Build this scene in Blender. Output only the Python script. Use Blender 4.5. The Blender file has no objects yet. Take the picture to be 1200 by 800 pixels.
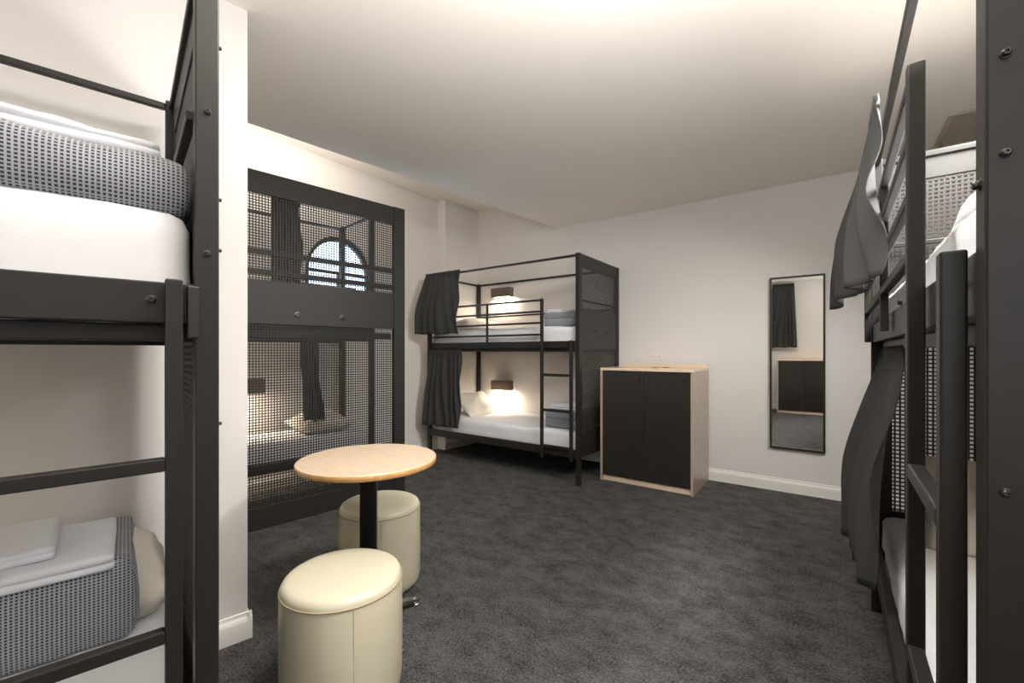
import bpy, bmesh, math, random
from mathutils import Vector, Matrix, noise
random.seed(7)
SC = bpy.context.scene
COL = SC.collection
PI = math.pi

# ------------------------------------------------------------------ camera
CAM_H = 1.24
cd = bpy.data.cameras.new('camera'); cam = bpy.data.objects.new('camera', cd); COL.objects.link(cam)
cam.location = (0, 0, CAM_H); cam.rotation_euler = (PI/2, 0, 0)
cd.sensor_width = 36.0; cd.lens = 36.0*508/1200
cd.shift_x = 0.0; cd.shift_y = 12.0/1200; cd.clip_start = 0.02
SC.camera = cam

# ------------------------------------------------------------------ world and light
w = bpy.data.worlds.new('daylight'); SC.world = w; w.use_nodes = True
bgn = w.node_tree.nodes['Background']; bgn.inputs[0].default_value = (0.62, 0.78, 1.0, 1); bgn.inputs[1].default_value = 5.0

def area(name, loc, direction, size, power, color, size_y=None, spread=None):
    l = bpy.data.lights.new(name, 'AREA'); l.energy = power; l.color = color
    l.shape = 'RECTANGLE' if size_y else 'SQUARE'; l.size = size
    if size_y: l.size_y = size_y
    if spread: l.spread = spread
    o = bpy.data.objects.new(name, l); COL.objects.link(o); o.location = loc
    o.rotation_euler = Vector(direction).to_track_quat('-Z', 'Y').to_euler()
    return o
# added cool fill before the closed rear wall, standing in for daylight
area('fill_rear_cool', (-0.62, -1.78, 1.75), (0.50, 0.86, 0.0), 0.8, 10, (0.86, 0.93, 1.0), 1.3)
# added fill under the ceiling, behind the camera
area('fill_ceiling_rear', (-0.10, -0.85, 2.66), (0, 0, -1), 0.6, 4, (1.0, 0.86, 0.68), 0.6)
# added upward fill just above the view, bounced off the ceiling
area('fill_bounce', (0.30, 0.58, 1.76), (0.0, 0.03, 1), 0.5, 52, (1.0, 0.98, 0.95), 0.5)
area('fill_ceiling_front', (0.15, 1.15, 2.66), (0, 0, -1), 0.6, 24, (1.0, 0.98, 0.95), 0.6)  # added downward fill near the ceiling, just above the view
# added fill pair over the right bunk, out of view: one down, one up
area('fill_right_down', (1.85, 1.40, 2.56), (-0.40, 0.50, -0.8), 0.7, 42, (1.0, 0.98, 0.95), 0.3, 2.1)
area('fill_right_up', (1.95, 1.30, 2.22), (0.0, 0.0, 1), 0.7, 0.7, (1.0, 0.93, 0.82), 0.2)
# added upward fill that brightens the raised alcove ceiling
area('fill_alcove', (-1.62, 3.22, 2.78), (-0.5, 0.5, 1), 1.6, 13, (1.0, 0.93, 0.84), 0.1)

SC.view_settings.view_transform = 'Standard'; SC.view_settings.look = 'None'
SC.view_settings.exposure = 0.5; SC.view_settings.gamma = 1.0
SC.view_settings.use_curve_mapping = False

# ------------------------------------------------------------------ materials
def srgb(r, g, b):
    f = lambda c: ((c/255)/12.92 if c/255 <= .04045 else ((c/255+.055)/1.055)**2.4)
    return (f(r), f(g), f(b), 1)
class NT:
    def __init__(s, m): s.t = m.node_tree; s.n = s.t.nodes; s.l = s.t.links
    def node(s, typ, **kw):
        nd = s.n.new(typ)
        for k, v in kw.items():
            if k.startswith('i_'):
                key = k[2:]; nd.inputs[int(key) if key.isdigit() else key].default_value = v
            else: setattr(nd, k, v)
        return nd
    def math(s, op, a, b=None):
        nd = s.n.new('ShaderNodeMath'); nd.operation = op
        for i, v in enumerate((a, b)):
            if v is None: continue
            if isinstance(v, (int, float)): nd.inputs[i].default_value = v
            else: s.l.new(v, nd.inputs[i])
        return nd.outputs[0]
def principled(name, col, rough=0.5, metal=0.0, spec=0.5, nscale=0, namt=0.0, bump=0.0, bscale=200, coat=0.0, sheen=0.0, stretch=None):
    m = bpy.data.materials.new(name); m.use_nodes = True; g = NT(m)
    p = g.n['Principled BSDF']; p.inputs['Base Color'].default_value = col
    p.inputs['Roughness'].default_value = rough; p.inputs['Metallic'].default_value = metal
    p.inputs['Specular IOR Level'].default_value = spec; p.inputs['Coat Weight'].default_value = coat
    if sheen: p.inputs['Sheen Weight'].default_value = sheen
    tc = g.node('ShaderNodeTexCoord'); vec = tc.outputs['Object']
    if stretch:
        mp = g.node('ShaderNodeMapping'); mp.inputs['Scale'].default_value = stretch
        g.l.new(vec, mp.inputs[0]); vec = mp.outputs[0]
    if namt:
        n = g.node('ShaderNodeTexNoise', i_Scale=nscale, i_Detail=5.0); g.l.new(vec, n.inputs['Vector'])
        mx = g.node('ShaderNodeMix', data_type='RGBA'); g.l.new(n.outputs[0], mx.inputs[0])
        mx.inputs[6].default_value = tuple(c*(1-namt) for c in col[:3])+(1,)
        mx.inputs[7].default_value = tuple(min(1, c*(1+namt)) for c in col[:3])+(1,)
        g.l.new(mx.outputs[2], p.inputs['Base Color'])
    if bump:
        n = g.node('ShaderNodeTexNoise', i_Scale=bscale, i_Detail=3.0); g.l.new(vec, n.inputs['Vector'])
        b = g.node('ShaderNodeBump', i_Strength=bump, i_Distance=0.002); g.l.new(n.outputs[0], b.inputs['Height'])
        g.l.new(b.outputs[0], p.inputs['Normal'])
    return m
M = {}
M['wall'] = principled('painted_plaster', srgb(218, 214, 210), 0.72, nscale=1.5, namt=0.012, bump=0.12, bscale=260)
M['ceiling'] = principled('ceiling_paint', srgb(240, 234, 226), 0.8, nscale=1.2, namt=0.012, bump=0.08, bscale=200)
M['trim'] = principled('gloss_trim_paint', srgb(232, 229, 224), 0.4)
M['metal'] = principled('black_powder_coat', srgb(38, 35, 33), 0.42, spec=0.35, nscale=30, namt=0.06, bump=0.12, bscale=900)
M['metal_dark'] = principled('dark_panel_coat', srgb(36, 33, 30), 0.5, nscale=20, namt=0.05, bump=0.1, bscale=900)
M['bolt'] = principled('bolt_steel', srgb(70, 68, 66), 0.3, metal=0.8)
M['chrome'] = principled('brushed_chrome', srgb(190, 188, 184), 0.22, metal=1.0)
M['column'] = principled('black_column', srgb(28, 25, 24), 0.35)
M['sheet'] = principled('white_cotton', srgb(220, 220, 222), 0.85, bump=0.35, bscale=22, sheen=0.15)
M['towel'] = principled('white_towel', srgb(224, 226, 232), 0.95, bump=0.5, bscale=420, sheen=0.3)
M['pillow'] = principled('cream_pillow', srgb(226, 218, 205), 0.88, bump=0.4, bscale=16, sheen=0.15)
M['leather'] = principled('cream_vinyl', srgb(212, 204, 180), 0.3, spec=0.5, nscale=6, namt=0.03, bump=0.12, bscale=500)
M['seam'] = principled('vinyl_seam', srgb(176, 160, 126), 0.5)
M['plastic_white'] = principled('white_plastic', srgb(220, 218, 212), 0.35)
M['grille'] = principled('vent_metal', srgb(178, 166, 150), 0.55)
M['void'] = principled('dark_slot', srgb(20, 19, 18), 0.8)
M['slat'] = principled('bed_slat_wood', srgb(196, 176, 146), 0.6, nscale=14, namt=0.1, stretch=(1, 12, 12))
M['lamp_body'] = principled('lamp_bronze', srgb(98, 86, 76), 0.5)
M['mirror'] = principled('mirror_glass', (0.86, 0.86, 0.85, 1), 0.01, metal=1.0)

def wood(name, a, b, axis):
    m = bpy.data.materials.new(name); m.use_nodes = True; g = NT(m); p = g.n['Principled BSDF']
    tc = g.node('ShaderNodeTexCoord'); mp = g.node('ShaderNodeMapping')
    mp.inputs['Scale'].default_value = axis; g.l.new(tc.outputs['Object'], mp.inputs[0])
    n = g.node('ShaderNodeTexNoise', i_Scale=9.0, i_Detail=8.0, i_Roughness=0.6, i_Distortion=0.4); g.l.new(mp.outputs[0], n.inputs['Vector'])
    r = g.node('ShaderNodeValToRGB'); g.l.new(n.outputs[0], r.inputs[0])
    r.color_ramp.elements[0].position = .3; r.color_ramp.elements[0].color = a
    r.color_ramp.elements[1].position = .7; r.color_ramp.elements[1].color = b
    g.l.new(r.outputs[0], p.inputs['Base Color']); p.inputs['Roughness'].default_value = 0.2
    return m
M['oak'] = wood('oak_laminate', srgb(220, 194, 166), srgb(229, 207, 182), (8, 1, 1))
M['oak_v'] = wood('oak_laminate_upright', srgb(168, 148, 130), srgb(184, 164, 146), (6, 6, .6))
M['oak_edge'] = wood('oak_edge_band', srgb(200, 150, 96), srgb(216, 170, 112), (3, 3, 3))

def door_mat():
    m = principled('black_ribbed_laminate', srgb(44, 39, 35), 0.38, spec=0.5); g = NT(m); p = g.n['Principled BSDF']
    tc = g.node('ShaderNodeTexCoord'); wv = g.node('ShaderNodeTexWave', i_Scale=26.0); wv.bands_direction = 'X'
    g.l.new(tc.outputs['Object'], wv.inputs['Vector'])
    b = g.node('ShaderNodeBump', i_Strength=0.9, i_Distance=0.003); g.l.new(wv.outputs[0], b.inputs['Height']); g.l.new(b.outputs[0], p.inputs['Normal'])
    return m
M['door'] = door_mat()

def carpet():
    m = bpy.data.materials.new('charcoal_loop_carpet'); m.use_nodes = True; g = NT(m); p = g.n['Principled BSDF']
    tc = g.node('ShaderNodeTexCoord'); rot = g.node('ShaderNodeMapping'); rot.inputs['Rotation'].default_value = (0, 0, math.radians(36))
    g.l.new(tc.outputs['Object'], rot.inputs[0]); v = rot.outputs[0]
    st = g.node('ShaderNodeMapping'); st.inputs['Scale'].default_value = (1.0, 1.35, 1); g.l.new(v, st.inputs[0])
    big = g.node('ShaderNodeTexNoise', i_Scale=6.0, i_Detail=12.0, i_Roughness=0.86); g.l.new(st.outputs[0], big.inputs['Vector'])
    fine = g.node('ShaderNodeTexNoise', i_Scale=110.0, i_Detail=3.0); g.l.new(v, fine.inputs['Vector'])
    sx = g.node('ShaderNodeSeparateXYZ'); g.l.new(v, sx.inputs[0])
    rx = g.math('SINE', g.math('MULTIPLY', sx.outputs[0], 2*PI/0.014)); ry = g.math('SINE', g.math('MULTIPLY', sx.outputs[1], 2*PI/0.011))
    loops = g.math('MULTIPLY', rx, ry)
    s = g.math('ADD', g.math('MULTIPLY', big.outputs[0], 1.7), g.math('MULTIPLY', fine.outputs[0], 1.2))
    s = g.math('ADD', s, g.math('MULTIPLY', loops, 0.13)); s = g.math('ADD', s, -1.0)
    r = g.node('ShaderNodeValToRGB'); g.l.new(s, r.inputs[0])
    r.color_ramp.elements[0].position = .12; r.color_ramp.elements[0].color = srgb(38, 38, 38)
    r.color_ramp.elements[1].position = .85; r.color_ramp.elements[1].color = srgb(116, 114, 112)
    g.l.new(r.outputs[0], p.inputs['Base Color']); p.inputs['Roughness'].default_value = 0.95
    p.inputs['Specular IOR Level'].default_value = 0.15
    b = g.node('ShaderNodeBump', i_Strength=0.8, i_Distance=0.004)
    hgt = g.math('ADD', g.math('MULTIPLY', loops, 0.4), fine.outputs[0]); g.l.new(hgt, b.inputs['Height']); g.l.new(b.outputs[0], p.inputs['Normal'])
    return m
M['carpet'] = carpet()

def waffle(name, light, dark, pu, pv):
    m = bpy.data.materials.new(name); m.use_nodes = True; g = NT(m); p = g.n['Principled BSDF']
    uv = g.node('ShaderNodeUVMap'); sx = g.node('ShaderNodeSeparateXYZ'); g.l.new(uv.outputs[0], sx.inputs[0])
    fu = g.math('FRACT', g.math('DIVIDE', sx.outputs[0], pu)); fv = g.math('FRACT', g.math('DIVIDE', sx.outputs[1], pv))
    du = g.math('GREATER_THAN', fu, 0.42); dv = g.math('GREATER_THAN', fv, 0.40); d = g.math('MULTIPLY', du, dv)
    mx = g.node('ShaderNodeMix', data_type='RGBA'); g.l.new(d, mx.inputs[0]); mx.inputs[6].default_value = light; mx.inputs[7].default_value = dark
    g.l.new(mx.outputs[2], p.inputs['Base Color']); p.inputs['Roughness'].default_value = 0.9; p.inputs['Sheen Weight'].default_value = 0.2
    b = g.node('ShaderNodeBump', i_Strength=0.5, i_Distance=0.002, invert=True); g.l.new(d, b.inputs['Height']); g.l.new(b.outputs[0], p.inputs['Normal'])
    return m
M['blanket'] = waffle('waffle_blanket', srgb(158, 160, 166), srgb(52, 52, 56), 0.0082, 0.0072)

def curtain_mat():
    m = principled('charcoal_curtain', srgb(50, 49, 48), 0.85, nscale=60, namt=0.25, bump=0.4, bscale=700)
    return m
M['curtain'] = curtain_mat()
def emit(name, col, s):
    m = bpy.data.materials.new(name); m.use_nodes = True; p = m.node_tree.nodes['Principled BSDF']
    p.inputs['Emission Color'].default_value = col; p.inputs['Emission Strength'].default_value = s
    p.inputs['Base Color'].default_value = (0.8, 0.8, 0.8, 1); return m
M['diffuser'] = emit('lamp_diffuser', (1, 0.86, 0.66, 1), 12)
gm = bpy.data.materials.new('window_glass'); gm.use_nodes = True; gp = gm.node_tree.nodes['Principled BSDF']
gp.inputs['Transmission Weight'].default_value = 1.0; gp.inputs['Roughness'].default_value = 0.0; gp.inputs['IOR'].default_value = 1.05
gp.inputs['Base Color'].default_value = (0.95, 0.97, 1, 1); M['glass'] = gm

# ------------------------------------------------------------------ mesh helpers
def box(bm, a, b):
    x0, y0, z0 = a; x1, y1, z1 = b
    vs = [bm.verts.new(p) for p in ((x0,y0,z0),(x1,y0,z0),(x1,y1,z0),(x0,y1,z0),(x0,y0,z1),(x1,y0,z1),(x1,y1,z1),(x0,y1,z1))]
    for f in ((0,3,2,1),(4,5,6,7),(0,1,5,4),(1,2,6,5),(2,3,7,6),(3,0,4,7)): bm.faces.new([vs[i] for i in f])
def lathe(bm, prof, seg=48, c=(0, 0)):
    rings = []
    for r, z in prof:
        if r < 1e-5: rings.append([bm.verts.new((c[0], c[1], z))])
        else: rings.append([bm.verts.new((c[0]+r*math.cos(2*PI*i/seg), c[1]+r*math.sin(2*PI*i/seg), z)) for i in range(seg)])
    for A, B in zip(rings, rings[1:]):
        for i in range(seg):
            j = (i+1) % seg
            if len(A) == 1 and len(B) == 1: continue
            if len(A) == 1: bm.faces.new((A[0], B[i], B[j]))
            elif len(B) == 1: bm.faces.new((A[i], A[j], B[0]))
            else: bm.faces.new((A[i], A[j], B[j], B[i]))
def tube(bm, pts, r, seg=10):
    pts = [Vector(p) for p in pts]; rings = []
    for i, p in enumerate(pts):
        d = (pts[min(i+1, len(pts)-1)]-pts[max(i-1, 0)]).normalized()
        u = d.orthogonal().normalized() if abs(d.z) > .95 else d.cross(Vector((0, 0, 1))).normalized()
        v = d.cross(u); rr = r[i] if isinstance(r, (list, tuple)) else r
        rings.append([bm.verts.new(p+(u*math.cos(2*PI*k/seg)+v*math.sin(2*PI*k/seg))*rr) for k in range(seg)])
    for A, B in zip(rings, rings[1:]):
        for k in range(seg): bm.faces.new((A[k], A[(k+1) % seg], B[(k+1) % seg], B[k]))
    bm.faces.new(rings[0][::-1]); bm.faces.new(rings[-1])
def link(name, bm, mat, parent=None, smooth=False, bevel=0.0, uv=False, keep=False):
    bmesh.ops.recalc_face_normals(bm, faces=bm.faces)
    if uv:
        lay = bm.loops.layers.uv.get('UVMap') or bm.loops.layers.uv.new('UVMap')
        for f in bm.faces:
            n = f.normal; ax = max(range(3), key=lambda i: abs(n[i]))
            for lp in f.loops:
                c = lp.vert.co
                lp[lay].uv = (c.y, c.z) if ax == 0 else ((c.x, c.z) if ax == 1 else (c.x, c.y))
    me = bpy.data.meshes.new(name); bm.to_mesh(me); bm.free()
    me.materials.append(mat)
    if smooth: me.shade_smooth()
    o = bpy.data.objects.new(name, me); COL.objects.link(o)
    if parent: o.parent = parent
    if bevel:
        b = o.modifiers.new('bevel', 'BEVEL'); b.width = bevel; b.segments = 2; b.limit_method = 'ANGLE'
    return o
def tag(o, label=None, cat=None, group=None, kind=None):
    if label: o['label'] = label
    if cat: o['category'] = cat
    if group: o['group'] = group
    if kind: o['kind'] = kind
    return o
def empty(name, loc, rz, label, cat, group=None):
    o = bpy.data.objects.new(name, None); COL.objects.link(o); o.empty_display_size = .1
    o.location = loc; o.rotation_euler = (0, 0, rz); return tag(o, label, cat, group)
def boxes(name, lst, mat, parent=None, bevel=0.002, **kw):
    bm = bmesh.new()
    for a, b in lst: box(bm, a, b)
    return link(name, bm, mat, parent, bevel=bevel, **kw)
class Frame:
    def __init__(s, x, y, rz): s.o = Vector((x, y, 0)); s.rz = rz; s.m = Matrix.Rotation(rz, 3, 'Z')
    def pt(s, x, y, z=0): return s.o + s.m @ Vector((x, y, z))
    def put(s, o, x, y, z=0, rz=0): o.location = s.pt(x, y, z); o.rotation_euler = (0, 0, s.rz+rz); return o

def soft(bm, dims, r, div, amp=0.0, fs=6.0, seed=0, off=(0, 0, 0), sag=0.0):
    """rounded, slightly crumpled block; origin at centre of its base"""
    lx, ly, lz = dims; nx, ny, nz = div; seedv = Vector((seed*3.1, seed*1.7, seed*5.3)); cache = {}
    def vert(i, j, k):
        if (i, j, k) in cache: return cache[(i, j, k)]
        p = Vector((lx*(i/nx-.5), ly*(j/ny-.5), lz*(k/nz-.5)))
        q = Vector(tuple(max(-(d/2-r), min(d/2-r, c)) for c, d in zip(p, dims)))
        d = p-q
        if d.length > 1e-9:
            m = max(abs(d.x), abs(d.y), abs(d.z)); d = d.normalized()*m
        p = q+d
        if amp:
            n = noise.noise_vector(p*fs+seedv)+noise.noise_vector(p*fs*2.7+seedv)*.4
            fade = 1.0 if k > 0 else 0.0
            p += Vector((n.x*.6, n.y*.6, n.z))*amp*fade
        if sag: p.z -= sag*((p.x/lx*2)**2)*(k/nz)
        v = bm.verts.new(p+Vector((off[0], off[1], off[2]+lz/2))); cache[(i, j, k)] = v; return v
    def q4(a, b, c, d): bm.faces.new((vert(*a), vert(*b), vert(*c), vert(*d)))
    for i in range(nx):
        for j in range(ny):
            q4((i,j,0),(i,j+1,0),(i+1,j+1,0),(i+1,j,0)); q4((i,j,nz),(i+1,j,nz),(i+1,j+1,nz),(i,j+1,nz))
    for i in range(nx):
        for k in range(nz):
            q4((i,0,k),(i+1,0,k),(i+1,0,k+1),(i,0,k+1)); q4((i,ny,k),(i,ny,k+1),(i+1,ny,k+1),(i+1,ny,k))
    for j in range(ny):
        for k in range(nz):
            q4((0,j,k),(0,j,k+1),(0,j+1,k+1),(0,j+1,k)); q4((nx,j,k),(nx,j+1,k),(nx,j+1,k+1),(nx,j,k+1))

# ------------------------------------------------------------------ the room
n1 = Vector((0.589, 0.808)); e1 = Vector((0.808, -0.589))          # far wall: normal and direction
dB = Vector((0.747, 0.665)); pB = Vector((-0.665, 0.747))          # wall beside the near left bunk
FW = 4.53
H1, H2 = 2.72, 3.17
C1 = Vector((-1.15, 1.885)); C0 = Vector((-3.27, 0.0)); C2 = Vector((-3.073, 2.661)); C1b = C1+pB*.1; C1c = C1b-dB*1.1
A1 = Vector((-0.953, 5.57)); A2 = Vector((-0.843, 5.49)); K = Vector((-0.468, 5.948))
R1 = Vector((3.70, 2.909)); R2 = Vector((-0.19, -2.24))
E0 = Vector((-2.69, 1.76)); E1 = Vector((0.62, 5.285))

def prism(name, pts, z0, z1, mat, kind='structure'):
    bm = bmesh.new(); lo = [bm.verts.new((p[0], p[1], z0)) for p in pts]; hi = [bm.verts.new((p[0], p[1], z1)) for p in pts]
    bm.faces.new(lo[::-1]); bm.faces.new(hi); n = len(pts)
    for i in range(n): bm.faces.new((lo[i], lo[(i+1) % n], hi[(i+1) % n], hi[i]))
    o = link(name, bm, mat); o['kind'] = kind; return o
def wallp(name, p, q, z0, z1, outward, th=0.08, mat=None):
    p = Vector(p); q = Vector(q); o = Vector(outward).normalized()*th
    return prism(name, [p, q, q+o, p+o], z0, z1, mat or M['wall'])

ext = [(-4.6, -0.9), (-0.2, -3.6), (5.2, 3.0), (0.4, 6.9), (-2.2, 6.6), (-4.4, 3.4)]
prism('floor', ext, -0.06, 0.0, M['carpet'])
wallp('wall_left', C0, C1, 0, H1, pB)
wallp('wall_left_end', C1, C1b, 0, H1, -dB, .03)
wallp('wall_left_back', C1b, C1c, 0, H2, -pB, .04)
wallp('wall_left_return', C1c, C2, 0, H2, Vector((-.85, -.5)), .08)
wallp('wall_nib', A1, A2, 0, H2, (0.589*.9, .808*.9), .03)
wallp('wall_alcove_end', A2, K, 0, H2, -e1, .11)
wallp('wall_far', K, R1, 0, H2, n1)
wallp('wall_right', R1, R2, 0, H1, Vector((.8, -.6)))
# closed rear wall behind the camera, without a window opening
wallp('wall_rear', C0, R2, 0, H1, -n1)
prism('ceiling', [C0+Vector((-.3, -.1)), E0, E1, R1+Vector((.2, .1)), R2+Vector((.1, -.2))], H1, H1+0.04, M['ceiling'])
prism('ceiling_alcove', [(-3.8, 1.4), (-3.4, 3.6), (-1.2, 6.2), (-0.3, 6.5), (1.1, 5.6), E1+Vector((.2, .1)), E0+Vector((0, -.3))], H2, H2+0.04, M['ceiling'])
up = (E1-E0).normalized(); un = Vector((up.y, -up.x))
wallp('wall_bulkhead', E0, E1, H1+.04, H2, un, .05, M['ceiling'])

# alcove wall with arched window opening
def alcove_wall():
    L = (A1-C2).length; d = (A1-C2)/L; nrm = Vector((-d.y, d.x))
    cx = L-1.37; R = 0.37; zs = 2.05; zb = 1.62; seg = 20; th = 0.12
    bm = bmesh.new()
    def P(s, z, o): q = C2+d*s+nrm*o; return (q.x, q.y, z)
    arch = [(cx+R*math.cos(PI*i/seg), zs+R*math.sin(PI*i/seg)) for i in range(seg+1)]
    for o in (0, th):
        def quad(a, b, c, e): bm.faces.new([bm.verts.new(P(s, z, o)) for s, z in (a, b, c, e)])
        quad((0, 0), (L, 0), (L, zb), (0, zb)); quad((0, zb), (cx-R, zb), (cx-R, zs), (0, zs)); quad((cx+R, zb), (L, zb), (L, zs), (cx+R, zs))
        quad((0, zs), (cx-R, zs), (cx-R, H2), (0, H2)); quad((cx+R, zs), (L, zs), (L, H2), (cx+R, H2))
        for a, b in zip(arch, arch[1:]): quad((a[0], a[1]), (a[0], H2), (b[0], H2), (b[0], b[1]))
    loop = [(cx+R, zb)]+arch+[(cx-R, zb)]
    for a, b in zip(loop, loop[1:]+loop[:1]):
        bm.faces.new([bm.verts.new(P(*q)) for q in ((a[0], a[1], 0), (b[0], b[1], 0), (b[0], b[1], th), (a[0], a[1], th))])
    bmesh.ops.remove_doubles(bm, verts=bm.verts, dist=1e-5)
    o = link('wall_alcove', bm, M['wall']); o['kind'] = 'structure'
    # window: frame ring, bars and glass
    wdw = bpy.data.objects.new('window_1', None); COL.objects.link(wdw); wdw['kind'] = 'structure'
    c = C2+d*cx; wdw.location = (c.x, c.y, zb); wdw.rotation_euler = (0, 0, math.atan2(d.y, d.x))
    bm = bmesh.new(); h = zs-zb
    o1 = [(R, 0)]+[(R*math.cos(PI*i/seg), h+R*math.sin(PI*i/seg)) for i in range(seg+1)]+[(-R, 0)]
    k = (R-.045)/R
    i1 = [(R-.045, .045)]+[((R-.045)*math.cos(PI*i/seg), h+(R-.045)*math.sin(PI*i/seg)) for i in range(seg+1)]+[(-R+.045, .045)]
    n = len(o1)
    for a in range(n):
        b = (a+1) % n
        for y in (.03, .07): bm.faces.new([bm.verts.new((p[0], y, p[1])) for p in (o1[a], o1[b], i1[b], i1[a])])
        bm.faces.new([bm.verts.new(p) for p in ((i1[a][0], .03, i1[a][1]), (i1[b][0], .03, i1[b][1]), (i1[b][0], .07, i1[b][1]), (i1[a][0], .07, i1[a][1]))])
    link('window_frame', bm, M['metal'], wdw)
    boxes('glazing_bar', [((-R+.02, .035, h-.015), (R-.02, .065, h+.015)), ((-.012, .037, .02), (.012, .062, h))], M['metal'], wdw, 0)
    bm = bmesh.new(); vs = [bm.verts.new((p[0]*.97, .05, p[1])) for p in o1]; bm.faces.new(vs); link('pane', bm, M['glass'], wdw)
alcove_wall()

def skirting(name, p, q, inward, flip=False):
    p = Vector(p); q = Vector(q); i = Vector(inward).normalized(); bm = bmesh.new(); prof = [(0, 0), (.016, 0), (.016, .078), (.013, .09), (.008, .098), (.006, .112), (0, .114)]
    A = [bm.verts.new((p.x+i.x*a, p.y+i.y*a, z)) for a, z in prof]; B = [bm.verts.new((q.x+i.x*a, q.y+i.y*a, z)) for a, z in prof]
    for k in range(len(prof)-1): bm.faces.new((A[k], A[k+1], B[k+1], B[k]))
    bm.faces.new(A[::-1]); bm.faces.new(B)
    o = link(name, bm, M['trim']); o['kind'] = 'structure'; return o
skirting('baseboard_far', K, R1, -n1)
skirting('baseboard_left', C0, C1+dB*.016, -pB)
skirting('baseboard_left_end', C1-pB*.016, C1b, (dB.x, dB.y))
skirting('baseboard_alcove', C2, A1, Vector((.808, -.589)))
skirting('baseboard_nib', A1-e1*0, A2+e1*.016, -n1)
skirting('baseboard_alcove_end', A2, K, e1)
skirting('baseboard_right', R1, R2, (-.8, .6))
skirting('baseboard_rear', C0, R2, n1)

# ------------------------------------------------------------------ bunk beds
T = 0.042
def mesh_grid(parent, x, y0, y1, z0, z1, pitch=.0185, bar=.0075, label=None, axis='y', name='wire_mesh'):
    """flat woven mesh: crossing strips of real metal"""
    bm = bmesh.new(); t = .0012
    def bx(a, b):
        if axis == 'y': box(bm, a, b)
        else: box(bm, (a[1], a[0], a[2]), (b[1], b[0], b[2]))
    ny = max(1, round((y1-y0)/pitch)); nz = max(1, round((z1-z0)/pitch))
    for i in range(ny):
        c = y0+(i+.5)*(y1-y0)/ny; bx((x-t, c-bar/2, z0), (x+t*.4, c+bar/2, z1))
    for k in range(nz):
        c = z0+(k+.5)*(z1-z0)/nz; bx((x-t*.4, y0, c-bar/2), (x+t, y1, c+bar/2))
    o = link(name, bm, M['metal_dark'], parent); o['kind'] = 'stuff'; return o
def bolt(parent, p, axis, r=.009):
    bm = bmesh.new(); lathe(bm, [(0, .0), (r*1.35, 0), (r*1.35, .0015), (r, .002), (r, .005), (r*.75, .0065), (r*.4, .0065), (r*.35, .004), (0, .004)], 14)
    o = link('bolt', bm, M['bolt'], parent, smooth=False); o.location = p
    o.rotation_euler = {'-y': (PI/2, 0, 0), '+x': (0, PI/2, 0), '-x': (0, -PI/2, 0)}[axis]; return o
def beam(name, a, b, parent, mat=None, bevel=.003): return boxes(name, [(a, b)], mat or M['metal'], parent, bevel)

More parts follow.
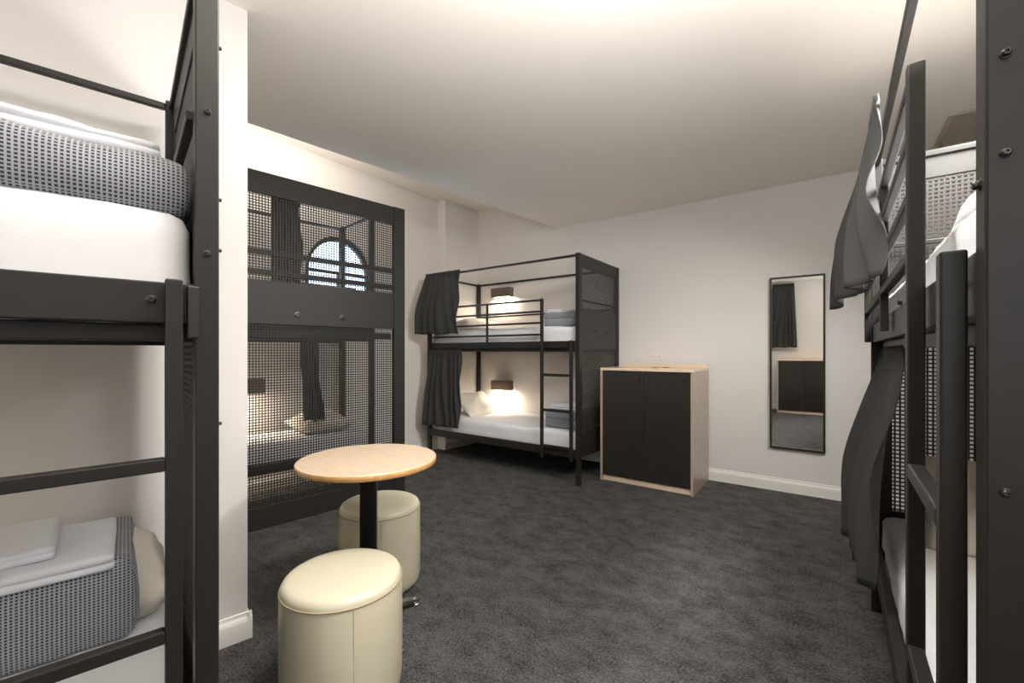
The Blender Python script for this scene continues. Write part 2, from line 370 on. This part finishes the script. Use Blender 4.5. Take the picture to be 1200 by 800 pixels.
def bunk(F, label, L=2.02, D=.94, H=2.155, ends=('right',), rail=(1.285, 1.365), low=(.25, .325), guard=True, group='bunk beds', hook=True):
    b = empty('bunk_bed', F.o, F.rz, label, 'bunk bed', group)
    for x in (0, L-T):
        for y in (0, D-T):
            beam('post', (x, y, 0), (x+T, y+T, H), b)
    x0, x1 = T, L-T
    for z0, z1 in (rail, low):
        for y in (0.004, D-T+.008):
            beam('side_rail', (x0, y, z0), (x1, y+.03, z1), b)
        for x in (.005, L-T+.005):
            beam('end_rail', (x, T, z0), (x+.03, D-T, z1), b)
    # second, lower lip that carries the slats
    beam('slat_support', (x0, .04, rail[0]-.035), (x1, .065, rail[0]), b); beam('slat_support', (x0, D-.065, rail[0]-.035), (x1, D-.04, rail[0]), b)
    for i in range(14):
        x = x0+.05+(x1-x0-.17)*i/13; beam('slat', (x, .05, rail[0]+.0), (x+.07, D-.05, rail[0]+.012), b, M['slat'], 0)
    for i in range(14):
        x = x0+.05+(x1-x0-.17)*i/13; beam('slat', (x, .045, low[0]+.03), (x+.07, D-.045, low[0]+.042), b, M['slat'], 0)
    # canopy rails
    for y in (.01, D-.032): beam('canopy_rail', (x0, y, H-.03), (x1, y+.022, H-.008), b)
    for x in (.01, L-.032): beam('canopy_rail', (x, T, H-.03), (x+.022, D-T, H-.008), b)
    for z in (rail[0]+.45, rail[0]+.15):
        for x in (T/2, L-T/2): bolt(b, (x, 0, z), '-y', .0055)
    for s in ends:
        xo = L-.014 if s == 'right' else .014
        xa, xb = xo-.006, xo+.006
        p = empty_part('end_panel', b)
        def pb(name, a, c): beam(name, (xa, a[0], a[1]), (xb, c[0], c[1]), p, M['metal_dark'], .001)
        pb('frame_band', (T, H-.125), (D-T, H)); pb('frame_band', (T, low[0]), (D-T, low[0]+.24))
        pb('solid_band', (T, rail[0]-.015), (D-T, rail[0]+.375))
        pb('frame_stile', (T, low[0]+.24), (T+.035, rail[0]-.015)); pb('frame_stile', (D-T-.035, low[0]+.24), (D-T, rail[0]-.015))
        pb('frame_stile', (T, rail[0]+.375), (T+.035, H-.125)); pb('frame_stile', (D-T-.035, rail[0]+.375), (D-T, H-.125))
        mesh_grid(p, xo, T+.035, D-T-.035, low[0]+.24, rail[0]-.015)
        mesh_grid(p, xo, T+.035, D-T-.035, rail[0]+.375, H-.125)
        xi = xo-.03 if s == 'right' else xo+.03
        beam('cross_bar', (xi-.01, T, rail[0]+.44), (xi+.01, D-T, rail[0]+.46), p)
        for y in (.36, .62): bolt(p, (xb if s == 'right' else xa, y, rail[0]+.16), '+x' if s == 'right' else '-x', .012)
        for z in (.32, 1.084, 1.46, 1.57, 1.9): bolt(p, (L if s == 'right' else 0, .016, z), '+x' if s == 'right' else '-x', .004)
    if guard:
        g = empty_part('guard_rail', b); gx1 = L-.412; gt = rail[1]+.41
        for z in (gt-.02, gt-.13, gt-.24): beam('guard_bar', (T, -.024, z), (gx1, -.004, z+.02), g)
        beam('guard_bar', (T, -.024, rail[1]+.055), (gx1, -.004, rail[1]+.075), g)
        beam('guard_upright', (T+.0, -.026, rail[0]), (T+.022, -.002, gt), g); beam('guard_upright', ((T+gx1)/2+.1, -.024, rail[0]+.02), ((T+gx1)/2+.12, -.003, gt), g)
        # back guard
        for z in (gt-.06, ): beam('guard_bar', (T, D-.03, z), (x1, D-.012, z+.02), g)
        ladx = (L-.412, L-.092)
        lad = empty_part('ladder', b)
        beam('ladder_stile', (ladx[0], -.028, .22), (ladx[0]+.028, -.002, gt+.005), lad); beam('ladder_stile', (ladx[1], -.028, .22), (ladx[1]+.028, -.002, rail[1]+.004), lad)
        for z in (.335, .68, 1.018): beam('ladder_rung', (ladx[0]+.028, -.028, z-.013), (ladx[1], -.004, z+.013), lad)
        if hook: beam('ladder_hook', (ladx[1]+.036, -.012, rail[0]-.03), (ladx[1]+.056, .002, rail[1]-.005), lad, M['bolt'])
        bolt(lad, (ladx[0]+.016, -.034, rail[1]-.03), '-y', .006)
        bolt(b, (ladx[1]-.02, .004, (rail[0]+rail[1])/2+.005), '-y', .007)
    return b
def empty_part(name, parent):
    o = bpy.data.objects.new(name, None); COL.objects.link(o); o.empty_display_size = .05; o.parent = parent; return o

def mattress(F, label, L, D, z, h, group, seed=0, x0=.05):
    bm = bmesh.new(); lx = L-2*x0
    soft(bm, (lx, D-.074, h), .034, (60, 26, 6), .009, 6, seed)
    o = link('mattress', bm, M['sheet'], smooth=True); F.put(o, L/2, D/2+.002, z); return tag(o, label, 'mattress', group)
def pillow(F, label, x, y, z, size=(.42, .62), h=.15, rz=0, tilt=0, seed=1, group='pillows on the bunks', mat='pillow', tx=0):
    bm = bmesh.new(); n = 26; sx, sy = size; top = {}; bot = {}
    for i in range(n+1):
        for j in range(n+1):
            u, v = i/n*2-1, j/n*2-1
            t = max(0, (1-abs(u)**2.6))**.55*max(0, (1-abs(v)**2.6))**.55
            px = u*sx/2*(1-.07*(1-abs(v)**2)*abs(u)**2); py = v*sy/2*(1-.05*(1-abs(u)**2)*abs(v)**2)
            nz = noise.noise(Vector((u*1.6+seed*7, v*1.6, seed)))*.02+abs(noise.noise(Vector((u*4+seed, v*4, seed*2))))*.012
            edge = i in (0, n) or j in (0, n)
            tz = h*(.38+.62*t)*t if not edge else 0
            top[i, j] = bm.verts.new((px, py, h*.35+tz*.62+(0 if edge else nz)))
            bot[i, j] = top[i, j] if edge else bm.verts.new((px, py, h*.35-min(tz*.6, h*.34)))
    for i in range(n):
        for j in range(n):
            bm.faces.new((top[i,j], top[i+1,j], top[i+1,j+1], top[i,j+1]))
            fs = [bot[i,j], bot[i,j+1], bot[i+1,j+1], bot[i+1,j]]
            bm.faces.new(fs)
    o = link('pillow', bm, M[mat], smooth=True); F.put(o, x, y, z, rz)
    o.rotation_euler = (Matrix.Rotation(F.rz+rz, 4, 'Z') @ Matrix.Rotation(tilt, 4, 'Y') @ Matrix.Rotation(tx, 4, 'X')).to_euler()
    return tag(o, label, 'pillow', group)
def folded_blanket(F, label, x, y, z, dims, layers=3, rz=0, seed=3, amp=.006, group='folded waffle blankets', r=.03):
    """one blanket folded flat: puffed layers joined by rounded folds"""
    bm = bmesh.new(); lx, ly, lz = dims; t = lz/layers
    for k in range(layers):
        j = random.Random(seed*10+k); ox = j.uniform(-.012, .012)
        soft(bm, (lx-j.uniform(0, .02), ly-j.uniform(0, .025), t*1.18), min(t*.5, r), (30, 26, 4), amp, 7, seed+k, (ox, j.uniform(-.008, .008), t*k*.97))
    o = link('folded_blanket', bm, M['blanket'], smooth=True, uv=True); F.put(o, x, y, z, rz); return tag(o, label, 'blanket', group)
def towel(F, label, x, y, z, dims, rz=0, seed=5, layers=2, amp=.006, group='white linen on the bunks', tilt=0):
    bm = bmesh.new(); lx, ly, lz = dims; t = lz/layers
    for k in range(layers):
        soft(bm, (lx-.01*k, ly-.008*k, t*1.1), t*.48, (24, 20, 2), amp, 6, seed+k*.4, (0.004*k, 0, t*k*.95))
    o = link('folded_sheet', bm, M['towel'], smooth=True); F.put(o, x, y, z, rz)
    if tilt: o.rotation_euler = (Matrix.Rotation(F.rz+rz, 4, 'Z') @ Matrix.Rotation(tilt, 4, 'Y')).to_euler()
    return tag(o, label, 'linen', group)
def curtain(F, label, xa, xb, ztop, zbot, ba, bb, flare, folds=9, seed=0, y0=-.012, near=0.15, group='charcoal bunk curtains', lift=0.0):
    """gathered curtain: top xa..xb, bottom ba..bb, bottom pushed out by flare"""
    bm = bmesh.new(); nu, nv = 150, 26; rg = random.Random(seed); ph = [rg.uniform(-.5, .5) for _ in range(40)]; V = {}
    for j in range(nv+1):
        v = j/nv
        for i in range(nu+1):
            u = i/nu; left = xa+(ba-xa)*v**1.1; right = xb+(bb-xb)*v**1.1
            x = left+(right-left)*u
            a = u*folds*2*PI*(1-.25*v)+1.3*math.sin(u*4+seed)+1.1*math.sin(u*9+v*1.2+seed*2)
            amp = (.008+.020*min(1, v*1.6))*(.75+.5*noise.noise(Vector((u*5, v, seed*3))))
            if v < .05: amp = .009; a = u*folds*2.6*2*PI
            y = y0-flare*(1-(1-near)*u)*math.sin(min(1, v*1.15)*PI/2)**1.3-amp*(1+math.sin(a)) - .012*noise.noise(Vector((u*3, v*2, seed)))
            x += amp*.45*math.cos(a)
            z = ztop+(zbot-ztop)*v + lift*v*(u) + .006*math.sin(a*.5+seed)*v
            V[i, j] = bm.verts.new((x, y, z))
    for i in range(nu):
        for j in range(nv): bm.faces.new((V[i,j], V[i+1,j], V[i+1,j+1], V[i,j+1]))
    # origin at the top left hook
    for vv in bm.verts: vv.co.x -= xa; vv.co.z -= ztop
    o = link('bunk_curtain', bm, M['curtain'], smooth=True); F.put(o, xa, 0, ztop)
    s = o.modifiers.new('cloth', 'SOLIDIFY'); s.thickness = .003
    return tag(o, label, 'curtain', group)
def reading_lamp(F, label, x, y, z, power=2.2):
    t = empty('reading_lamp', F.pt(x, y, z), F.rz, label, 'lamp', 'bunk reading lamps')
    boxes('lamp_shade', [((-.15, -.10, -.055), (.15, -.094, .065)), ((-.15, -.094, .059), (.15, 0, .065)), ((-.15, -.094, -.055), (-.144, 0, .059)), ((.144, -.094, -.055), (.15, 0, .059))], M['lamp_body'], t, .0015)
    boxes('wall_plate', [((-.13, -.008, -.04), (.13, 0, .055))], M['plastic_white'], t)
    boxes('diffuser', [((-.142, -.09, -.045), (.142, -.01, -.04))], M['diffuser'], t, 0)
    l = bpy.data.lights.new('lamp_glow', 'AREA'); l.energy = power; l.color = (1, .84, .64); l.shape = 'RECTANGLE'; l.size = .26; l.size_y = .07
    o = bpy.data.objects.new('lamp_glow', l); COL.objects.link(o); o.parent = t; o.location = (0, -.05, -.05)
    return t

# --- far bunk, by the cabinet
FM = Frame(-1.012, 5.178, math.atan2(-.589, .808))
bunk(FM, 'black steel bunk bed against the far wall, beside the wooden cabinet', rail=(1.275, 1.342))
DM = .94
mattress(FM, 'white-sheeted mattress on the upper berth of the far bunk', 2.02, DM, 1.30, .185, 'bunk mattresses', 1)
mattress(FM, 'white-sheeted mattress on the lower berth of the far bunk', 2.02, DM, .295, .185, 'bunk mattresses', 2)
pillow(FM, 'white pillow on the far bunk upper berth, behind the guard rail', .27, .5, 1.50, tilt=-.25, seed=1)
pillow(FM, 'cream pillow on the far bunk lower berth, beside the hanging curtain', .30, .52, .555, tilt=.62, h=.14, seed=2)
folded_blanket(FM, 'grey folded blanket on the far bunk upper berth, under a white sheet', 1.76, .44, 1.482, (.38, .72, .14), 2, seed=4)
towel(FM, 'white folded sheet on the grey blanket of the far bunk upper berth', 1.76, .44, 1.625, (.37, .6, .035), seed=8)
folded_blanket(FM, 'grey folded blanket on the far bunk lower berth, behind the ladder', 1.75, .46, .478, (.42, .62, .17), 2, seed=6)
towel(FM, 'white folded sheet topping the grey blanket of the far bunk lower berth', 1.72, .46, .655, (.34, .5, .05), seed=9)
curtain(FM, 'upper charcoal curtain on the far bunk, bunched at its left post', .0, .55, 2.16, 1.44, -.02, .56, .13, 7, 1, y0=-.01, near=.3)
curtain(FM, 'lower charcoal curtain on the far bunk, hanging over the lower berth', .03, .55, 1.262, .38, -.02, .53, .06, 7, 2, y0=.02)
reading_lamp(FM, 'upper bronze box reading lamp on the far wall, inside the far bunk', .45, .935, 2.0, 3)
reading_lamp(FM, 'lower bronze box reading lamp on the far wall, above the lower berth', .45, .935, .80, 3.5)

# --- near left bunk
FL = Frame(-2.137, -.413, math.atan2(.665, .747))
bunk(FL, 'black steel bunk bed at the left edge, closest to the wall corner', rail=(1.297, 1.380))
mattress(FL, 'thick white-sheeted mattress on the upper berth of the near left bunk', 2.02, DM, 1.31, .225, 'bunk mattresses', 3, x0=.045)
mattress(FL, 'white-sheeted mattress on the lower berth of the near left bunk', 2.02, DM, .295, .185, 'bunk mattresses', 4)
folded_blanket(FL, 'waffle-check blanket folded thick on the near left bunk upper berth', 1.62, .47, 1.53, (.72, .85, .105), 1, seed=7, r=.045, amp=.013)
towel(FL, 'crumpled white sheet on the checked blanket of the near left upper berth', 1.60, .42, 1.652, (.66, .66, .045), seed=12, amp=.011)
folded_blanket(FL, 'waffle-check blanket folded in layers on the near left bunk lower berth', 1.64, .62, .478, (.50, .42, .185), 1, seed=11, r=.035, amp=.012)
towel(FL, 'longer white folded sheet lying on the lower checked blanket at left', 1.60, .60, .676, (.50, .38, .035), seed=15)
towel(FL, 'small white folded towel topmost on the lower left pile', 1.54, .62, .714, (.38, .30, .03), seed=17, rz=.05)
pillow(FL, 'cream pillow at the right end of the near left lower berth', 1.90, .66, .478, size=(.14, .4), h=.2, seed=6)
reading_lamp(FL, 'upper reading lamp of the near left bunk, outside the picture', .75, .935, 2.0, .5)
reading_lamp(FL, 'lower reading lamp of the near left bunk, outside the picture', .75, .935, .95, 4)

# --- near right bunk
FR = Frame(1.744, 2.107, math.atan2(-.8007, -.599))
bunk(FR, 'black steel bunk bed filling the right edge, seen from its near end', ends=('left', 'right'), hook=False)
mattress(FR, 'white-sheeted mattress on the upper berth of the near right bunk', 2.02, DM, 1.30, .185, 'bunk mattresses', 5)
mattress(FR, 'white-sheeted mattress on the lower berth of the near right bunk', 2.02, DM, .295, .185, 'bunk mattresses', 6)
pillow(FR, 'white pillow on the near right bunk upper berth, against the mesh', .30, .5, 1.53, tilt=.35, seed=8)
pillow(FR, 'cream pillow leaning on the mesh of the near right lower berth', .26, .45, .60, tilt=.85, h=.16, seed=9)
towel(FR, 'white folded duvet piled on the near right bunk upper berth', 1.50, .50, 1.482, (.75, .80, .12), seed=21, layers=1, amp=.012)
curtain(FR, 'upper charcoal curtain on the near right bunk, flaring over its guard rail', .02, .72, 2.16, 1.45, .06, 1.25, .11, 6, 3, y0=-.012, near=.12)
curtain(FR, 'lower charcoal curtain on the near right bunk, hanging to the low rail', .02, .85, 1.262, .42, .06, .80, .14, 6, 4, y0=.05, near=.5)
reading_lamp(FR, 'upper reading lamp on the right wall, behind the near right bunk', .55, .935, 1.95, 1.6)
reading_lamp(FR, 'lower reading lamp on the right wall, behind the near right bunk', .55, .935, .85)

# --- window curtain on the rear wall, seen in the mirror
FWC = Frame(-1.50, -1.10, math.atan2(.589, -.808))
curtain(FWC, 'long grey window curtain high on the rear wall, seen in the mirror', 0, .40, 2.67, 1.33, -.04, .47, 0, 6, 11, y0=0, group='window curtains')
# --- mesh privacy screen and the bunk behind it
FS = Frame(-.964-.696*1.40, 3.855-.718*1.40, math.atan2(.718, .696))
def screen():
    t = empty('privacy_screen', FS.o, FS.rz, 'tall dark mesh screen panel standing left of the round table', 'screen')
    W, Hh = 1.40, 2.50
    def b(name, x0, z0, x1, z1, y0=-.012, y1=.012): beam(name, (x0, y0, z0), (x1, y1, z1), t, M['metal_dark'], .0015)
    b('frame_stile', 0, 0, .10, Hh, -.02, .02); b('frame_stile', W-.105, 0, W, Hh, -.02, .02)
    b('frame_band', .10, 0, W-.105, .155); b('frame_band', .10, 2.345, W-.105, Hh); b('solid_band', .10, 1.435, W-.105, 1.745)
    mesh_grid(t, 0, .10, W-.105, .155, 1.435, .0195, .0066, axis='x'); mesh_grid(t, 0, .10, W-.105, 1.745, 2.345, .0195, .0072, axis='x')
    for z, d in ((1.945, .035), (1.805, .035)): beam('cross_bar', (.02, .014, z-.02), (W-.02, .04, z+.02), t, M['metal_dark'])
    beam('cross_bar', (.10, .02, .40), (W-.105, .05, .44), t, M['metal_dark'])
    beam('cross_bar', (.10, .03, 1.345), (W-.105, .055, 1.40), t, M['metal_dark'])
    for x in (.50, .84): bolt(t, (x, -.012, 1.51), '-y', .019)
screen()
FA = Frame(FS.pt(-.64, .07).x, FS.pt(-.64, .07).y, FS.rz)
bunk(FA, 'dark bunk bed half hidden behind the mesh privacy screen', L=1.80, D=.60, H=2.42, ends=(), rail=(1.36, 1.44), low=(.36, .43), guard=False)
mattress(FA, 'mattress on the lower berth behind the mesh screen', 1.80, .60, .41, .16, 'bunk mattresses', 7)
mattress(FA, 'mattress on the upper berth behind the mesh screen', 1.80, .60, 1.41, .16, 'bunk mattresses', 8)
folded_blanket(FA, 'dark blanket heaped on the upper berth behind the mesh screen', 1.45, .31, 1.57, (.55, .42, .20), 2, seed=31, r=.1, amp=.03)
curtain(FA, 'curtain tied narrow on the lower berth behind the mesh screen', 1.20, 1.34, 1.33, .70, 1.22, 1.38, .0, 3, 6, y0=.06)
curtain(FA, 'curtain hanging on the upper berth behind the mesh screen', 1.00, 1.20, 2.40, 1.62, 1.00, 1.22, .0, 5, 7, y0=.06)
reading_lamp(FA, 'added lower lamp brightening the berth behind the mesh screen', .95, .63, .95, 4)  # lamp added to brighten the space behind the mesh
reading_lamp(FA, 'added upper lamp brightening the berth behind the mesh screen', .75, .63, 2.0, 1.5)  # second added lamp, lights the upper berth behind the mesh
pillow(FA, 'pale pillow on the lower berth behind the mesh screen', 1.45, .31, .58, size=(.42, .5), h=.16, seed=14)

# ------------------------------------------------------------------ table and stools
def table():
    t = empty('round_table', (-.648, 1.958, 0), 0, 'small round table with oak top on a black column', 'table')
    bm = bmesh.new(); lathe(bm, [(0, .0), (.297, 0), (.3, .002), (.3, .023), (.298, .025), (0, .025)], 96)
    o = link('table_top', bm, M['oak'], t); o.location = (0, 0, .737); o.rotation_euler = (0, 0, .8)
    bm = bmesh.new(); lathe(bm, [(.3002, .0015), (.3012, .0025), (.3012, .0225), (.3002, .0235)], 96); e = link('edge_band', bm, M['oak_edge'], t, smooth=True); e.location = (0, 0, .737)
    bm = bmesh.new(); lathe(bm, [(0, .06), (.038, .06), (.038, .722), (.06, .728), (.12, .731), (.12, .737), (0, .737)], 40); link('column', bm, M['column'], t, smooth=False).data.shade_smooth()
    bm = bmesh.new(); lathe(bm, [(0, .02), (.05, .02), (.052, .03), (.05, .06), (.04, .07), (0, .07)], 32); link('base_hub', bm, M['chrome'], t, smooth=True)
    for a in (44, -41, 136, 221):
        r = math.radians(a); bm = bmesh.new()
        tube(bm, [(.04, 0, .046), (.12, 0, .043), (.2, 0, .034), (.25, 0, .024), (.262, 0, .018)], [.02, .019, .017, .015, .008], 12)
        lathe(bm, [(0, 0), (.02, 0), (.022, .004), (.018, .012), (0, .012)], 16, (.245, 0))
        f = link('foot', bm, M['chrome'], t, smooth=True); f.rotation_euler = (0, 0, r)
table()
def stool(x, y, label, rz, R=.209, Hh=.44):
    t = empty('round_stool', (x, y, 0), rz, label, 'stool', 'cream drum stools')
    bm = bmesh.new()
    prof = [(0, .004), (R-.03, .004), (R-.012, .012), (R-.003, .03), (R, .06), (R+.002, Hh*.5), (R, Hh-.05), (R-.002, Hh-.034)]
    lathe(bm, prof, 80); link('side_cover', bm, M['leather'], t, smooth=True)
    bm = bmesh.new(); lathe(bm, [(R-.002, Hh-.034), (R-.003, Hh-.022), (R-.010, Hh-.010), (R-.022, Hh-.003), (R-.045, Hh+.002), (R*.6, Hh+.008), (R*.3, Hh+.011), (0, Hh+.012)], 80)
    link('seat_cover', bm, M['leather'], t, smooth=True)
    bm = bmesh.new(); n = 80; ring = [(R*math.cos(2*PI*i/n), R*math.sin(2*PI*i/n), Hh-.033) for i in range(n+1)]
    tube(bm, ring, .0022, 6); link('piping', bm, M['seam'], t, smooth=True)
    for a in (-1.35, .22, 1.8, 3.4):
        bm = bmesh.new(); tube(bm, [((R+.001)*math.cos(a), (R+.001)*math.sin(a), z) for z in (.02, .1, Hh*.5, Hh-.04)], .0011, 6); link('seam', bm, M['seam'], t)
    return t
stool(-.618, 1.587, 'nearest cream vinyl drum stool, in front of the round table', .3)
stool(-.708, 2.33, 'farther cream vinyl drum stool, behind the round table column', .1)

# ------------------------------------------------------------------ cabinet
def cabinet(F, label, W=.856, D=.585, Hh=1.085, slots=True):
    t = empty('wooden_cabinet', F.o, F.rz, label, 'cabinet')
    th = .022
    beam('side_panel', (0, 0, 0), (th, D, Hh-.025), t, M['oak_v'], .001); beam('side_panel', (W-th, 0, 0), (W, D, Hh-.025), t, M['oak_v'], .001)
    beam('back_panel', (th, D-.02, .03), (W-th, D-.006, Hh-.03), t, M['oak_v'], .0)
    beam('plinth', (th, .018, .004), (W-th, .036, .07), t, M['oak'], .001)
    beam('shelf', (th, .05, .07), (W-th, D-.02, .088), t, M['oak'], 0); beam('shelf', (th, .05, .56), (W-th, D-.02, .578), t, M['oak'], 0)
    bx0, bx1 = th+.002, W-th-.002; mid = W/2
    for i, (a, b) in enumerate(((bx0, mid-.0015), (mid+.0015, bx1))):
        d = beam('door', (a, .004, .058), (b, .022, Hh-.034), t, M['door'], .001)
        lx = b-.045; bm = bmesh.new(); lathe(bm, [(0, 0), (.014, 0), (.014, .006), (.011, .010), (0, .010)], 20)
        for v in bm.verts: v.co = Vector((v.co.x*.75, -v.co.z, v.co.y*1.25))
        k = link('lock', bm, M['void'], d, smooth=False); k.location = (lx, .004, Hh-.105)
    beam('worktop', (0, 0, Hh-.024), (W, D+.012, Hh), t, M['oak'], .0015)
    beam('upstand', (0.0, D-.022, Hh), (W, D-.002, Hh+.03), t, M['oak'], .001)
    if slots:
        for x in (.40, .51):
            bm = bmesh.new(); lathe(bm, [(0, 0), (.034, 0), (.034, .003), (.03, .004), (0, .004)], 24); o = link('cable_grommet', bm, M['void'], t); o.location = (x, .40, Hh)
    return t
FC = Frame(.856, 4.205, math.atan2(-.589, .808))
cabinet(FC, 'oak cabinet with two black doors, between the far bunk and mirror')
FC2 = Frame(-.77, -1.084, math.atan2(.589, -.808))
cabinet(FC2, 'second oak and black cabinet, seen only in the mirror', slots=False)

# ------------------------------------------------------------------ mirror, socket, vent
FW_ang = math.atan2(-.589, .808)
def mirror():
    z = (FW-.03)/(.589*.5945+.808)
    t = empty('wall_mirror', (.5945*z, z, .385), FW_ang-.0, 'tall narrow mirror in a thin black frame on the far wall', 'mirror')
    W, Hh, y0, y1 = .405, 1.515, -.006, .028
    def b(a, c): beam('frame_bar', (a[0], y0, a[1]), (c[0], y1, c[1]), t, M['metal'], .001)
    f = .016
    b((0, 0), (f, Hh)); b((W-f, 0), (W, Hh)); b((f, 0), (W-f, f)); b((f, Hh-f), (W-f, Hh))
    beam('mirror_glass', (f, .004, f), (W-f, .008, Hh-f), t, M['mirror'], 0)
mirror()
def socket():
    F = Frame(0, 0, FW_ang); s = 0
    # point on the far wall that lies above the cabinet
    k = .334; z = FW/(.589*k+.808); t = empty('power_socket', (k*z, z, 1.195), FW_ang, 'white double power socket on the wall above the cabinet', 'socket')
    boxes('socket_plate', [((-.058, -.008, -.036), (.058, 0, .036))], M['plastic_white'], t, .002)
    boxes('socket_switch', [((-.04, -.012, .012), (-.028, -.008, .026))], M['trim'], t, .0005); boxes('socket_switch', [((.028, -.012, .012), (.04, -.008, .026))], M['trim'], t, .0005)
    for x in (-.03, .03): boxes('socket_slots', [((x-.008, -.009, -.012), (x-.005, -.0079, 0)), ((x+.005, -.009, -.012), (x+.008, -.0079, 0)), ((x-.0015, -.009, -.022), (x+.0015, -.0079, -.014))], M['void'], t, 0)
socket()
def vent():
    o = empty('ceiling_vent', (3.06, 3.16, H1), FW_ang, 'square slatted air vent in the ceiling above the right bunk', 'vent')
    S = .56
    boxes('vent_frame', [((0, -S, -.012), (S, -S+.025, 0)), ((0, -.025, -.012), (S, 0, 0)), ((0, -S+.025, -.012), (.025, -.025, 0)), ((S-.025, -S+.025, -.012), (S, -.025, 0))], M['grille'], o, .002)
    boxes('vent_backing', [((.025, -S+.025, -.002), (S-.025, -.025, 0))], M['void'], o, 0)
    for i in range(20):
        y = -S+.035+(S-.07)*i/19; beam('vent_slat', (.025, y-.008, -.010), (S-.025, y+.006, -.006), o, M['grille'], 0)
vent()
# invented ceiling panel bodies, out of view, to go with the two added fills
for (x, y, lab) in ((-.10, -.85, 'added square ceiling panel behind the camera, unseen'), (.15, 1.15, 'added square ceiling panel just above the picture, unseen')):
    o = empty('added_ceiling_light', (x, y, H1), 0, lab, 'light')
    boxes('added_light_frame', [((-.33, -.33, -.03), (.33, -.31, 0)), ((-.33, .31, -.03), (.33, .33, 0)), ((-.33, -.31, -.03), (-.31, .31, 0)), ((.31, -.31, -.03), (.33, .31, 0))], M['plastic_white'], o)
    boxes('diffuser', [((-.31, -.31, -.03), (.31, .31, -.025))], M['plastic_white'], o, 0)
